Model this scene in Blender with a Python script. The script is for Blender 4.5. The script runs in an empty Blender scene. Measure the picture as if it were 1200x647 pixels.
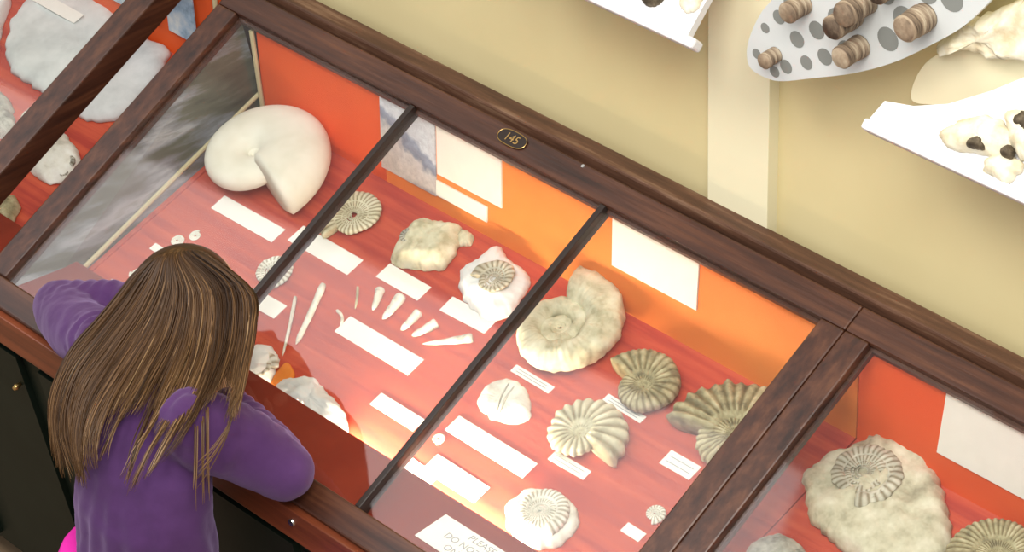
import bpy, bmesh, math, random
from mathutils import Vector, Matrix, noise
R = random.Random(7)
pi = math.pi
sc = bpy.context.scene
COL = sc.collection
Z0 = 0.88                                  # height of the glass's front edge above the floor

# ---------------------------------------------------------------- camera, sky, lights, exposure
cam_d = bpy.data.cameras.new('camera')
cam_d.sensor_width = 36.0
cam_d.lens = 3408.5 * 36.0 / 1200.0
cam = bpy.data.objects.new('camera', cam_d); COL.objects.link(cam)
RX = Vector((0.70711, 0.70613, -0.03698)); UP = Vector((-0.39292, 0.43587, 0.80971)); FW = Vector((-0.58789, 0.55803, -0.58566))
cm = Matrix((RX, UP, -FW)).transposed().to_4x4()
cm.translation = Vector((3.52977, -2.16059, 2.88264 + Z0))
cam.matrix_world = cm
sc.camera = cam
cam_d.clip_end = 100

w = bpy.data.worlds.new('world'); sc.world = w; w.use_nodes = True
w.node_tree.nodes['Background'].inputs[0].default_value = (1.0, 0.985, 0.96, 1)
w.node_tree.nodes['Background'].inputs[1].default_value = 0.55

def area(name, loc, target, sx, sy, watts, col):
    d = bpy.data.lights.new(name, 'AREA'); d.shape = 'RECTANGLE'; d.size = sx; d.size_y = sy; d.energy = watts; d.color = col
    o = bpy.data.objects.new(name, d); COL.objects.link(o); o.location = loc
    o.rotation_euler = (Vector(target) - Vector(loc)).to_track_quat('-Z', 'Y').to_euler()
    return o
def flat(name, x, y, z, sx, sy, watts, col): return area(name, (x, y, z + Z0), (x, y + 0.0001, 0), sx, sy, watts, col)
a_ = flat('skylight', -2.1, -1.08, 3.3, 3.7, 1.55, 44, (1.0, 0.97, 0.97)); a_.rotation_euler = (0, 0, 0.06)      # long rooflight up to the left
area('wall_fill', (2.2, -0.9, 2.5 + Z0), (1.35, 0.66, 0.7 + Z0), 1.2, 1.2, 75, (1.0, 0.96, 0.88))           # unseen fill added upper right to brighten wall and right bay
area('overhead_fill', (0.7, -1.5, 3.4 + Z0), (0.8, 0.3, 0.1 + Z0), 1.2, 0.8, 42, (1.0, 0.95, 0.86))          # fill light added above the front of the case

vs = sc.view_settings
vs.view_transform = 'Standard'; vs.look = 'None'; vs.gamma = 1.0; vs.exposure = 0.0; vs.use_curve_mapping = False

# ---------------------------------------------------------------- measurements (metres)
TILT = 0.4624; FT = 0.27753
YB, ZB = 0.568, 0.0741                      # foot of the back board
FL0 = ZB - YB * math.tan(FT)                # height of the display floor's plane at y = 0
LABELS= {'L1': (0.1956, 0.3937, 0.1589, 0.0345, 0.013), 'L2': (0.3729, 0.4161, 0.152, 0.0392, 0.0), 'L3': (0.5462, 0.4379, 0.1012, 0.0344, -0.001), 'L4': (0.695, 0.4446, 0.102, 0.0338, 0.035), 'L5': (0.6097, 0.3145, 0.1767, 0.0388, 0.003), 'L6': (0.368, 0.2728, 0.0811, 0.0326, 0.025), 'L7': (0.7379, 0.2304, 0.1018, 0.0277, -0.006), 'L8': (0.9202, 0.2636, 0.1759, 0.0341, -0.006), 'L9': (0.9162, 0.1862, 0.1188, 0.0364, -0.015), 'L10': (0.8534, 0.1618, 0.0757, 0.0276, -0.045), 'L11': (0.8824, 0.4024, 0.0862, 0.0155, -0.009), 'L12': (1.0514, 0.4386, 0.0833, 0.015, -0.034), 'L13': (1.0536, 0.3061, 0.0761, 0.0196, 0.006), 'L14': (1.2015, 0.4024, 0.0615, 0.0298, 0.008), 'L15': (1.2256, 0.2652, 0.0379, 0.0187, -0.024), 'L16': (0.106, 0.2557, 0.0319, 0.0153, -0.011), 'L17': (0.1152, 0.157, 0.0611, 0.0123, 0.015), 'LL': (-0.5284, 0.5641, 0.1301, 0.0262, -0.005)}
POLY= {'nautilus': [(0.0615, 0.4505), (0.0312, 0.4932), (0.0366, 0.5378), (0.0959, 0.5798), (0.1611, 0.5935), (0.2223, 0.5693), (0.2666, 0.5244), (0.2905, 0.48), (0.2944, 0.4382), (0.2654, 0.4301), (0.2097, 0.4552), (0.1901, 0.427), (0.1524, 0.4092), (0.1034, 0.4227)], 'A1': [(0.3491, 0.4449), (0.3224, 0.475), (0.3095, 0.5045), (0.3123, 0.5295), (0.3379, 0.5471), (0.3756, 0.5463), (0.4014, 0.5271), (0.411, 0.5006), (0.4138, 0.4725), (0.4128, 0.4378), (0.3854, 0.4371)], 'A2': [(0.4831, 0.4753), (0.4725, 0.5005), (0.4751, 0.534), (0.4889, 0.5582), (0.5071, 0.5738), (0.5311, 0.5791), (0.5539, 0.5769), (0.5748, 0.5489), (0.5865, 0.5179), (0.5888, 0.4904), (0.5604, 0.4752), (0.5279, 0.4598), (0.5012, 0.4593)], 'A2k': [(0.5518, 0.5716), (0.5674, 0.581), (0.5863, 0.5721), (0.5895, 0.556), (0.5711, 0.5516)], 'A3': [(0.6342, 0.5827), (0.6658, 0.5706), (0.7084, 0.5678), (0.7434, 0.5454), (0.7531, 0.5078), (0.7576, 0.4739), (0.7315, 0.4556), (0.687, 0.4562), (0.6454, 0.4742), (0.6236, 0.505), (0.6263, 0.5444)], 'A6': [(0.8386, 0.3164), (0.8335, 0.3319), (0.8343, 0.3574), (0.8608, 0.3804), (0.8911, 0.3809), (0.9166, 0.364), (0.9359, 0.3393), (0.9265, 0.3191), (0.9003, 0.3084), (0.8703, 0.3057)], 'A8': [(1.0367, 0.1769), (1.0264, 0.2054), (1.0356, 0.2351), (1.0666, 0.2513), (1.1075, 0.2526), (1.141, 0.2357), (1.1541, 0.2058), (1.1449, 0.1767), (1.1123, 0.1533), (1.0696, 0.1558)], 'A13': [(0.4078, 0.1439), (0.4078, 0.17), (0.4188, 0.19), (0.4512, 0.2102), (0.4821, 0.2013), (0.5045, 0.1702), (0.5151, 0.1363), (0.5099, 0.1053), (0.4535, 0.1079)], 'A14': [(0.5244, 0.1614), (0.5417, 0.1851), (0.5707, 0.2035), (0.6071, 0.1925), (0.6531, 0.1838), (0.6902, 0.1637), (0.7084, 0.1341), (0.6523, 0.1291), (0.5889, 0.1303), (0.5372, 0.1354)], 'TRI': [(0.5101, 0.1536), (0.5002, 0.2011), (0.5347, 0.1885), (0.5319, 0.161)], 'R1': [(1.3998, 0.4632), (1.3815, 0.4955), (1.3859, 0.5371), (1.4117, 0.5712), (1.428, 0.6128), (1.4762, 0.6224), (1.5181, 0.6186), (1.5463, 0.5967), (1.5807, 0.5811), (1.6221, 0.5334), (1.6515, 0.4811), (1.6463, 0.4376), (1.5881, 0.4115), (1.5058, 0.4141), (1.4481, 0.4246)], 'R2': [(1.4028, 0.3242), (1.3995, 0.3519), (1.4129, 0.3758), (1.4457, 0.3862), (1.487, 0.38), (1.5098, 0.3582), (1.5001, 0.3205), (1.448, 0.3041)], 'LS': [(-0.6308, 0.5478), (-0.6176, 0.6041), (-0.5337, 0.6343), (-0.4618, 0.6286), (-0.38, 0.6133), (-0.3106, 0.6079), (-0.2592, 0.611), (-0.2258, 0.5657), (-0.2023, 0.4902), (-0.2135, 0.4284), (-0.2612, 0.4007), (-0.3606, 0.3988), (-0.4251, 0.4052), (-0.4847, 0.4047), (-0.5568, 0.4423), (-0.6064, 0.4941)], 'LS2': [(-0.6968, 0.4569), (-0.7074, 0.5324), (-0.66, 0.5397), (-0.62, 0.4882), (-0.57, 0.4341), (-0.53, 0.3838), (-0.53, 0.3684), (-0.5457, 0.3567)], 'LR': [(-0.4785, 0.3144), (-0.4675, 0.3594), (-0.4109, 0.3408), (-0.3674, 0.3028), (-0.3806, 0.2774), (-0.4313, 0.2654)], 'LC': [(-0.3439, 0.2947), (-0.3825, 0.3352), (-0.3736, 0.3709), (-0.313, 0.363), (-0.2349, 0.3461), (-0.1869, 0.32), (-0.1689, 0.2793), (-0.2094, 0.2503), (-0.2762, 0.2598)], 'LR2': [(-0.2353, 0.1258), (-0.2474, 0.1668), (-0.23, 0.1942), (-0.1994, 0.1835), (-0.1798, 0.1424), (-0.187, 0.107)], 'LL0': [(-0.6551, 0.6461), (-0.5806, 0.742), (-0.4558, 0.7014), (-0.4656, 0.6422), (-0.5443, 0.62)]}
SPIKES= {'B1': ((0.4084, 0.3107), (0.4855, 0.207)), 'B2': ((0.4327, 0.3559), (0.489, 0.2364)), 'B3': ((0.486, 0.3863), (0.5182, 0.3485)), 'B4': ((0.5292, 0.4009), (0.5519, 0.3598)), 'B5': ((0.5737, 0.4085), (0.5822, 0.3545)), 'B6': ((0.6235, 0.3998), (0.6249, 0.3551)), 'B7': ((0.6672, 0.3987), (0.6506, 0.356)), 'B8': ((0.7418, 0.4087), (0.6775, 0.3534)), 'B9': ((0.4938, 0.329), (0.5238, 0.3081))}
PTS= {'naut_umb': (0.1327, 0.4806), 'A4': (0.8658, 0.494), 'A4b': (0.8767, 0.5092), 'A5': (1.0555, 0.4915), 'A5u': (1.065, 0.4731), 'A7': (1.0479, 0.3628), 'A7u': (1.0502, 0.3442), 'A9': (1.2484, 0.4976), 'A10': (1.23, 0.3091), 'A11': (0.3289, 0.3297), 'C1': (0.1201, 0.2872), 'C2': (0.1412, 0.314), 'C3': (0.1141, 0.1933), 'ring': (0.8349, 0.227), 'A8c': (1.0982, 0.2101), 'A3c': (0.7027, 0.516), 'R1c': (1.4662, 0.5233), 'R3': (1.7112, 0.5243), 'A2c': (0.5321, 0.5268), 'A1c': (0.3728, 0.4999), 'LSc': (-0.3111, 0.491), 'LCc': (-0.1916, 0.2901), 'A13c': (0.4753, 0.1569)}
GUIDES= [[(0.4603, -0.0057, 0.2718), (0.453, -0.0443, 0.2595), (0.4571, -0.0878, 0.2407), (0.4624, -0.1371, 0.2211), (0.4639, -0.1828, 0.203), (0.4687, -0.2205, 0.1773), (0.4812, -0.2528, 0.1394), (0.5049, -0.2731, 0.0972)], [(0.4642, -0.0, 0.2739), (0.4683, -0.0449, 0.2475), (0.4789, -0.0907, 0.2251), (0.4882, -0.1487, 0.2028), (0.496, -0.2053, 0.1778), (0.5108, -0.2471, 0.1436), (0.5299, -0.2727, 0.1073), (0.558, -0.2843, 0.0693)], [(0.4717, 0.0023, 0.273), (0.4903, -0.0342, 0.2443), (0.5063, -0.0856, 0.2146), (0.5212, -0.1525, 0.1855), (0.536, -0.2133, 0.1587), (0.5545, -0.2524, 0.1286), (0.5724, -0.2726, 0.1005), (0.5918, -0.2822, 0.0735)], [(0.4773, 0.0063, 0.2735), (0.5096, -0.0249, 0.2404), (0.5361, -0.0775, 0.2037), (0.5579, -0.1449, 0.1754), (0.5784, -0.2067, 0.151), (0.5931, -0.2465, 0.1295), (0.6045, -0.2688, 0.1076), (0.6139, -0.2789, 0.0905)], [(0.4827, 0.0105, 0.2739), (0.5278, -0.0149, 0.2357), (0.5635, -0.0672, 0.1953), (0.5921, -0.135, 0.1694), (0.6175, -0.1969, 0.1497), (0.6344, -0.2325, 0.1354), (0.6445, -0.257, 0.1143), (0.6479, -0.268, 0.1029)], [(0.4869, 0.0158, 0.2748), (0.5442, 0.0006, 0.2354), (0.5882, -0.0522, 0.1928), (0.6265, -0.1196, 0.1687), (0.6595, -0.1811, 0.1514), (0.6743, -0.2252, 0.1363), (0.6832, -0.2518, 0.1162), (0.6881, -0.272, 0.0947)], [(0.4908, 0.0212, 0.2754), (0.5582, 0.0206, 0.2396), (0.6115, -0.0298, 0.1987), (0.6578, -0.0951, 0.1808), (0.6921, -0.159, 0.169), (0.7082, -0.2078, 0.1528), (0.7124, -0.2402, 0.1337), (0.7112, -0.2612, 0.1178)], [(0.4964, 0.0288, 0.2756), (0.5739, 0.0392, 0.2454), (0.6331, -0.0068, 0.2132), (0.6852, -0.0718, 0.1998), (0.7249, -0.1298, 0.194), (0.7461, -0.1707, 0.184), (0.7537, -0.2009, 0.1655), (0.7538, -0.227, 0.1437)], [(0.504, 0.0396, 0.2752), (0.5953, 0.0493, 0.2503), (0.6575, 0.0034, 0.228), (0.7101, -0.0583, 0.2197), (0.7523, -0.1063, 0.2208), (0.7758, -0.142, 0.2154), (0.7879, -0.1583, 0.2074), (0.801, -0.1611, 0.1951)], [(0.5147, 0.0493, 0.2719), (0.6169, 0.0497, 0.2493), (0.6781, 0.0004, 0.2369), (0.7326, -0.0597, 0.2289), (0.7742, -0.1073, 0.2297), (0.7983, -0.1416, 0.2272), (0.8115, -0.1682, 0.21), (0.8093, -0.1989, 0.1869)]]
# ---------------------------------------------------------------- helpers
def tag(o, label=None, cat=None, group=None, kind=None):
    if label: o['label'] = label
    if cat: o['category'] = cat
    if group: o['group'] = group
    if kind: o['kind'] = kind
    return o
def empty(name, M=None):
    o = bpy.data.objects.new(name, None); COL.objects.link(o); o.empty_display_size = 0.05
    if M is not None: o.matrix_world = M
    return o
def mesh(name, verts, faces, mat, parent=None, smooth=False, M=None):
    me = bpy.data.meshes.new(name); me.from_pydata([tuple(v) for v in verts], [], faces)
    bm = bmesh.new(); bm.from_mesh(me); bmesh.ops.recalc_face_normals(bm, faces=bm.faces); bm.to_mesh(me); bm.free()
    if mat: me.materials.append(mat)
    for p in me.polygons: p.use_smooth = smooth
    o = bpy.data.objects.new(name, me); COL.objects.link(o)
    if parent: o.parent = parent
    if M is not None: o.matrix_world = M
    return o
class MB:
    def __init__(s): s.v = []; s.f = []
    def add(s, v, f):
        n = len(s.v); s.v += [Vector(p) for p in v]; s.f += [[i + n for i in q] for q in f]; return s
    def box(s, x0, x1, y0, y1, z0, z1, bev=0.0, M=None):
        bm = bmesh.new(); bmesh.ops.create_cube(bm, size=1.0)
        for v in bm.verts:
            v.co = Vector(((x0 + x1) / 2 + v.co.x * (x1 - x0), (y0 + y1) / 2 + v.co.y * (y1 - y0), (z0 + z1) / 2 + v.co.z * (z1 - z0)))
        if bev: bmesh.ops.bevel(bm, geom=bm.edges[:], offset=bev, segments=2, profile=0.5, affect='EDGES')
        if M is not None: bm.transform(M)
        bm.verts.index_update()
        s.add([v.co.copy() for v in bm.verts], [[v.index for v in f.verts] for f in bm.faces]); bm.free(); return s
    def tube(s, pts, radii, n=10, caps=True, flat=1.0, upv=None):
        pts = [Vector(p) for p in pts]; vs_ = []; fs = []
        prev = None
        for i, p in enumerate(pts):
            t = (pts[min(i + 1, len(pts) - 1)] - pts[max(i - 1, 0)])
            t = t.normalized() if t.length > 1e-9 else Vector((0, 0, 1))
            if prev is None:
                a = upv if upv is not None else (Vector((0, 0, 1)) if abs(t.z) < 0.9 else Vector((1, 0, 0)))
            else: a = prev
            b = t.cross(a).normalized(); a = b.cross(t).normalized(); prev = a
            r = radii[i] if isinstance(radii, (list, tuple)) else radii
            for k in range(n):
                th = 2 * pi * k / n
                vs_.append(p + a * math.cos(th) * r * flat + b * math.sin(th) * r)
        for i in range(len(pts) - 1):
            for k in range(n): fs.append([i * n + k, i * n + (k + 1) % n, (i + 1) * n + (k + 1) % n, (i + 1) * n + k])
        if caps:
            fs.append(list(range(n))[::-1]); fs.append([(len(pts) - 1) * n + k for k in range(n)])
        return s.add(vs_, fs)
    def build(s, name, mat, parent=None, smooth=False, M=None):
        o = mesh(name, s.v, s.f, mat, parent, smooth, M)
        if getattr(s, 'gr', None): at = o.data.attributes.new('groove', 'FLOAT', 'POINT'); at.data.foreach_set('value', s.gr)      # colour darkens between the ribs and in the mouth
        return o
def bx(name, x0, x1, y0, y1, z0, z1, mat, parent=None, bev=0.0, M=None): return MB().box(x0, x1, y0, y1, z0, z1, bev, M).build(name, mat, parent)
def prism(poly, z0, z1):
    n = len(poly)
    v = [(x, y, z0) for x, y in poly] + [(x, y, z1) for x, y in poly]
    return v, [list(range(n))[::-1], list(range(n, 2 * n))] + [[i, (i + 1) % n, n + (i + 1) % n, n + i] for i in range(n)]
def frame(o, X, Y_, Zz):
    m = Matrix((Vector(X), Vector(Y_), Vector(Zz))).transposed().to_4x4(); m.translation = Vector(o); return m
LIDM = frame((0, 0, 0), (1, 0, 0), (0, math.cos(TILT), math.sin(TILT)), (0, -math.sin(TILT), math.cos(TILT)))     # glass plane, inside the case's own frame
FLM = frame((0, 0, FL0), (1, 0, 0), (0, math.cos(FT), math.sin(FT)), (0, -math.sin(FT), math.cos(FT)))          # display floor
UPZ = Matrix.Translation((0, 0, Z0))
def floor_at(x, s, rot=0.0, n=0.0): return UPZ @ FLM @ Matrix.Translation((x, s, n)) @ Matrix.Rotation(rot, 4, 'Z')
def fbm(p, f, seed=0): return noise.fractal(Vector(p) * f + Vector((seed * 7.3, seed * 3.1, seed * 1.7)), 1.0, 2.0, 4)

# ---------------------------------------------------------------- materials
def new_mat(name):
    m = bpy.data.materials.new(name); m.use_nodes = True; nt = m.node_tree
    return m, nt, nt.nodes['Principled BSDF']
def N(nt, t, **kw):
    n = nt.nodes.new(t)
    for k, v in kw.items():
        if k.startswith('i_'): n.inputs[k[2:].replace('_', ' ')].default_value = v
        else: setattr(n, k, v)
    return n
def ramp(nt, fac, stops):
    r = nt.nodes.new('ShaderNodeValToRGB'); e = r.color_ramp.elements
    while len(e) < len(stops): e.new(0.5)
    for k, (p, c) in enumerate(stops): e[k].position = p; e[k].color = (*c, 1)
    nt.links.new(fac, r.inputs[0]); return r.outputs[0]
def coords(nt, scale=(1, 1, 1), rot=(0, 0, 0)):
    tc = nt.nodes.new('ShaderNodeTexCoord'); mp = nt.nodes.new('ShaderNodeMapping')
    mp.inputs['Scale'].default_value = scale; mp.inputs['Rotation'].default_value = rot
    nt.links.new(tc.outputs['Object'], mp.inputs[0]); return mp.outputs[0]
def noise_n(nt, vec, scale, detail=5, rough=0.6, dist=0.0):
    n = nt.nodes.new('ShaderNodeTexNoise'); n.inputs['Scale'].default_value = scale; n.inputs['Detail'].default_value = detail
    n.inputs['Roughness'].default_value = rough; n.inputs['Distortion'].default_value = dist
    nt.links.new(vec, n.inputs['Vector']); return n.outputs['Fac']
def bump(nt, b, h, strength, dist):
    n = nt.nodes.new('ShaderNodeBump'); n.inputs['Strength'].default_value = strength; n.inputs['Distance'].default_value = dist
    nt.links.new(h, n.inputs['Height']); nt.links.new(n.outputs[0], b.inputs['Normal'])
def mottled(name, stops, scale, rough=0.8, scl=(1, 1, 1), bmp=0.0, bdist=0.001, spec=0.3, bscale=None, detail=6):
    m, nt, b = new_mat(name); v = coords(nt, scl); f = noise_n(nt, v, scale, detail)
    nt.links.new(ramp(nt, f, stops), b.inputs['Base Color']); b.inputs['Roughness'].default_value = rough
    b.inputs['Specular IOR Level'].default_value = spec
    if bmp:
        g = noise_n(nt, v, bscale or scale * 3, 6); bump(nt, b, g, bmp, bdist)
    return m
def plain(name, col, rough=0.6, metal=0.0, spec=0.4):
    m, nt, b = new_mat(name); b.inputs['Base Color'].default_value = (*col, 1); b.inputs['Roughness'].default_value = rough
    b.inputs['Metallic'].default_value = metal; b.inputs['Specular IOR Level'].default_value = spec; return m
M_ = {}
wood_stops = [(0.28, (0.018, 0.006, 0.004)), (0.5, (0.058, 0.019, 0.010)), (0.74, (0.125, 0.047, 0.022))]
M_['wood_x'] = mottled('mahogany_along', wood_stops, 9, 0.36, (0.35, 6, 6), 0.35, 0.001, 0.5)
M_['wood_s'] = mottled('mahogany_across', wood_stops, 9, 0.36, (6, 0.35, 6), 0.35, 0.001, 0.5)
M_['wood_old'] = mottled('worn_mahogany', [(0.25, (0.035, 0.016, 0.010)), (0.55, (0.10, 0.045, 0.026)), (0.74, (0.22, 0.13, 0.08))], 11, 0.5, (0.4, 5, 5), 0.6, 0.002, 0.4)
M_['apron'] = mottled('red_mahogany', [(0.3, (0.10, 0.022, 0.010)), (0.6, (0.22, 0.055, 0.022))], 8, 0.35, (0.35, 6, 6), 0.2, 0.001, 0.5)
M_['black'] = plain('blackened_bar', (0.018, 0.010, 0.008), 0.4)
M_['brass'] = plain('aged_brass', (0.55, 0.36, 0.14), 0.35, 1.0)
M_['silver'] = plain('nickel', (0.7, 0.7, 0.68), 0.25, 1.0)
M_['green'] = mottled('dark_green_paint', [(0.3, (0.006, 0.012, 0.008)), (0.7, (0.012, 0.021, 0.015))], 6, 0.5, spec=0.15)
M_['recess'] = plain('recess_black', (0.003, 0.003, 0.003), 0.7)
M_['tan'] = mottled('tan_floor', [(0.3, (0.30, 0.20, 0.12)), (0.7, (0.42, 0.30, 0.19))], 5, 0.5, (1, 5, 1))
M_['wall'] = mottled('cream_wall_paint', [(0.3, (0.62, 0.53, 0.29)), (0.7, (0.68, 0.59, 0.34))], 1.6, 0.75, bmp=0.1, bdist=0.0005, bscale=120)
M_['pilaster'] = mottled('cream_pilaster_paint', [(0.3, (0.76, 0.71, 0.50)), (0.7, (0.80, 0.75, 0.54))], 1.6, 0.75)
M_['white'] = mottled('white_paint', [(0.3, (0.68, 0.68, 0.70)), (0.7, (0.73, 0.73, 0.76))], 4, 0.55)
M_['card'] = mottled('white_card', [(0.3, (0.82, 0.81, 0.77)), (0.7, (0.87, 0.86, 0.82))], 30, 0.8)
M_['ink'] = plain('grey_ink', (0.30, 0.30, 0.33), 0.8)
M_['board'] = mottled('grey_painted_board', [(0.3, (0.52, 0.55, 0.56)), (0.7, (0.60, 0.63, 0.64))], 5, 0.5)
M_['hole'] = plain('board_recess', (0.20, 0.21, 0.20), 0.8)
M_['core'] = mottled('brown_core', [(0.35, (0.06, 0.04, 0.028)), (0.52, (0.26, 0.19, 0.13)), (0.68, (0.50, 0.42, 0.31))], 16, 0.7, (1, 9, 1), 0.8, 0.002)
M_['cream_bead'] = plain('cream_batten', (0.52, 0.45, 0.28), 0.5)
M_['ledge'] = mottled('dark_red_ledge', [(0.3, (0.18, 0.018, 0.010)), (0.7, (0.23, 0.028, 0.014))], 10, 0.45)
# coral lining of the display floor: brushed cloth with streaks along the case
def lining(name, lo, mid, hi):
    m, nt, b = new_mat(name); v = coords(nt, (0.8, 14, 1)); f = noise_n(nt, v, 4, 5, 0.6, 0.2)
    nt.links.new(ramp(nt, f, [(0.35, lo), (0.52, mid), (0.7, hi)]), b.inputs['Base Color'])
    b.inputs['Roughness'].default_value = 0.6; b.inputs['Specular IOR Level'].default_value = 0.25; return m
M_['lining'] = lining('coral_lining', (0.38, 0.045, 0.032), (0.50, 0.074, 0.040), (0.58, 0.105, 0.050))
M_['backred'] = lining('vermilion_board', (0.72, 0.085, 0.015), (0.76, 0.105, 0.020), (0.80, 0.125, 0.025))
M_['backor'] = lining('orange_board', (0.78, 0.20, 0.035), (0.80, 0.235, 0.045), (0.83, 0.27, 0.055))
M_['endpanel'] = mottled('grey_panel_reflections', [(0.32, (0.05, 0.05, 0.035)), (0.45, (0.10, 0.10, 0.075)), (0.54, (0.19, 0.20, 0.23)), (0.62, (0.34, 0.36, 0.40)), (0.72, (0.12, 0.12, 0.10))], 3.0, 0.3, (1, 1.6, 8), 0, spec=0.6)  # streaks imitate reflections seen in the end panel
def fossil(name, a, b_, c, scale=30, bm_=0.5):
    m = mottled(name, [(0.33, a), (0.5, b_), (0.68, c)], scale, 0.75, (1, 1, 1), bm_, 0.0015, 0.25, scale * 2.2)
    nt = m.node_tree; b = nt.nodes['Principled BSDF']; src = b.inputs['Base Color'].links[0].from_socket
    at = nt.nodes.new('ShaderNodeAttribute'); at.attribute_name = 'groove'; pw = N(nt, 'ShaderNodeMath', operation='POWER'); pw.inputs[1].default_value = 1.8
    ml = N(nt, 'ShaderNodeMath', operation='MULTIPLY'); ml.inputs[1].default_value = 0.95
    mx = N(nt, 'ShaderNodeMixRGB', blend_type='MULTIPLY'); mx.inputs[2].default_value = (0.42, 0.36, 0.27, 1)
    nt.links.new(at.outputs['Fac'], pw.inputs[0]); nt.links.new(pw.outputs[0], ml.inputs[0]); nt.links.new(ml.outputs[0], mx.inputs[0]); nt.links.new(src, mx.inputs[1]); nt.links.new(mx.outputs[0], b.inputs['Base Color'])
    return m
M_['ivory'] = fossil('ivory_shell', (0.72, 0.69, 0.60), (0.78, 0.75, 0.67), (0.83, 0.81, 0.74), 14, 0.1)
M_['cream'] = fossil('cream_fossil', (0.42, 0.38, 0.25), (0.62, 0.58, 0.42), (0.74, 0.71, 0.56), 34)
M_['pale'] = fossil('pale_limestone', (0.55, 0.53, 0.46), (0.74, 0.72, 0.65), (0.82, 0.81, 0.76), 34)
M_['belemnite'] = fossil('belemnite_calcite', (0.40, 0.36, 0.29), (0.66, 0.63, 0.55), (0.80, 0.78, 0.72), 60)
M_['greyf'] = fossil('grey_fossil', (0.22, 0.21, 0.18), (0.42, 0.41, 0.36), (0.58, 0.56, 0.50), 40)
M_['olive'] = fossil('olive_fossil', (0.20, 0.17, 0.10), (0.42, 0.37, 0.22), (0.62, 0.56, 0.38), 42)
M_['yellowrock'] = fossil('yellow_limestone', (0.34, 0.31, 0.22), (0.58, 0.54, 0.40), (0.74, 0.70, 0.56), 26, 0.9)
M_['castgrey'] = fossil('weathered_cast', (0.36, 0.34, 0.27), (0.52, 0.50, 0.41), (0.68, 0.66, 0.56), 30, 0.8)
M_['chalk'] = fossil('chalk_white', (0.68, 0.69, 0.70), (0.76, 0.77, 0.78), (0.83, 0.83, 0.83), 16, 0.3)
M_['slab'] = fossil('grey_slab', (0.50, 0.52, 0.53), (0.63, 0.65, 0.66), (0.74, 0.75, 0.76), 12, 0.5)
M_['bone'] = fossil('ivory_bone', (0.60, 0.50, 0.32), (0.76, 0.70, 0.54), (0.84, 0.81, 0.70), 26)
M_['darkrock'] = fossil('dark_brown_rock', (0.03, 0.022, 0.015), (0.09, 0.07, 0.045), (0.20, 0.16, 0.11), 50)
M_['orange'] = mottled('orange_fragment', [(0.3, (0.72, 0.20, 0.03)), (0.7, (0.80, 0.28, 0.05))], 20, 0.6)
# thin sheet glass: part mirror, part clear
m, nt, b = new_mat('sheet_glass'); nt.nodes.remove(b)
tr = N(nt, 'ShaderNodeBsdfTransparent'); gl = N(nt, 'ShaderNodeBsdfGlossy'); gl.inputs['Roughness'].default_value = 0.045
lw = N(nt, 'ShaderNodeLayerWeight'); lw.inputs['Blend'].default_value = 0.5; pw = N(nt, 'ShaderNodeMath', operation='POWER'); pw.inputs[1].default_value = 5.0
fr = N(nt, 'ShaderNodeMath', operation='MULTIPLY_ADD'); fr.inputs[1].default_value = 0.96; fr.inputs[2].default_value = 0.04; mx = N(nt, 'ShaderNodeMixShader')
nt.links.new(lw.outputs['Facing'], pw.inputs[0]); nt.links.new(pw.outputs[0], fr.inputs[0])
tr.inputs['Color'].default_value = (0.97, 0.98, 0.97, 1)
nt.links.new(fr.outputs[0], mx.inputs[0]); nt.links.new(tr.outputs[0], mx.inputs[1]); nt.links.new(gl.outputs[0], mx.inputs[2])
nt.links.new(mx.outputs[0], nt.nodes['Material Output'].inputs[0]); M_['glass'] = m
# warm strip lamp
m, nt, b = new_mat('warm_lamp'); b.inputs['Base Color'].default_value = (1, 0.9, 0.7, 1)
b.inputs['Emission Color'].default_value = (1.0, 0.84, 0.58, 1); b.inputs['Emission Strength'].default_value = 300; M_['lamp'] = m
# mountain photograph printed on card
m, nt, b = new_mat('mountain_photograph'); v = coords(nt); sx = N(nt, 'ShaderNodeSeparateXYZ'); nt.links.new(v, sx.inputs[0])
n1 = noise_n(nt, v, 22, 6, 0.6)
md = N(nt, 'ShaderNodeMath', operation='MULTIPLY_ADD'); md.inputs[1].default_value = 0.09
ad = N(nt, 'ShaderNodeMath', operation='MULTIPLY_ADD'); ad.inputs[1].default_value = 0.5      # height + slope of the ridge
nt.links.new(n1, md.inputs[0]); nt.links.new(sx.outputs['Z'], md.inputs[2]); nt.links.new(sx.outputs['X'], ad.inputs[0]); nt.links.new(md.outputs[0], ad.inputs[2])
mr = N(nt, 'ShaderNodeMapRange'); mr.inputs['From Min'].default_value = -0.03; mr.inputs['From Max'].default_value = 0.14
nt.links.new(ad.outputs[0], mr.inputs['Value'])
base = ramp(nt, mr.outputs[0], [(0.0, (0.55, 0.50, 0.48)), (0.34, (0.62, 0.60, 0.62)), (0.42, (0.24, 0.28, 0.38)), (0.54, (0.34, 0.40, 0.55)), (0.60, (0.70, 0.76, 0.86))])
n2 = noise_n(nt, v, 70, 6, 0.8); mm = N(nt, 'ShaderNodeMixRGB', blend_type='MULTIPLY'); mm.inputs[0].default_value = 0.6
nt.links.new(base, mm.inputs[1]); nt.links.new(ramp(nt, n2, [(0.35, (0.55, 0.55, 0.6)), (0.6, (1, 1, 1))]), mm.inputs[2]); nt.links.new(mm.outputs[0], b.inputs['Base Color'])
b.inputs['Roughness'].default_value = 0.5; M_['photo'] = m
M_['sky_photo'] = mottled('blue_photograph', [(0.35, (0.10, 0.16, 0.26)), (0.5, (0.35, 0.50, 0.66)), (0.66, (0.70, 0.74, 0.76))], 14, 0.5)

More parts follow.
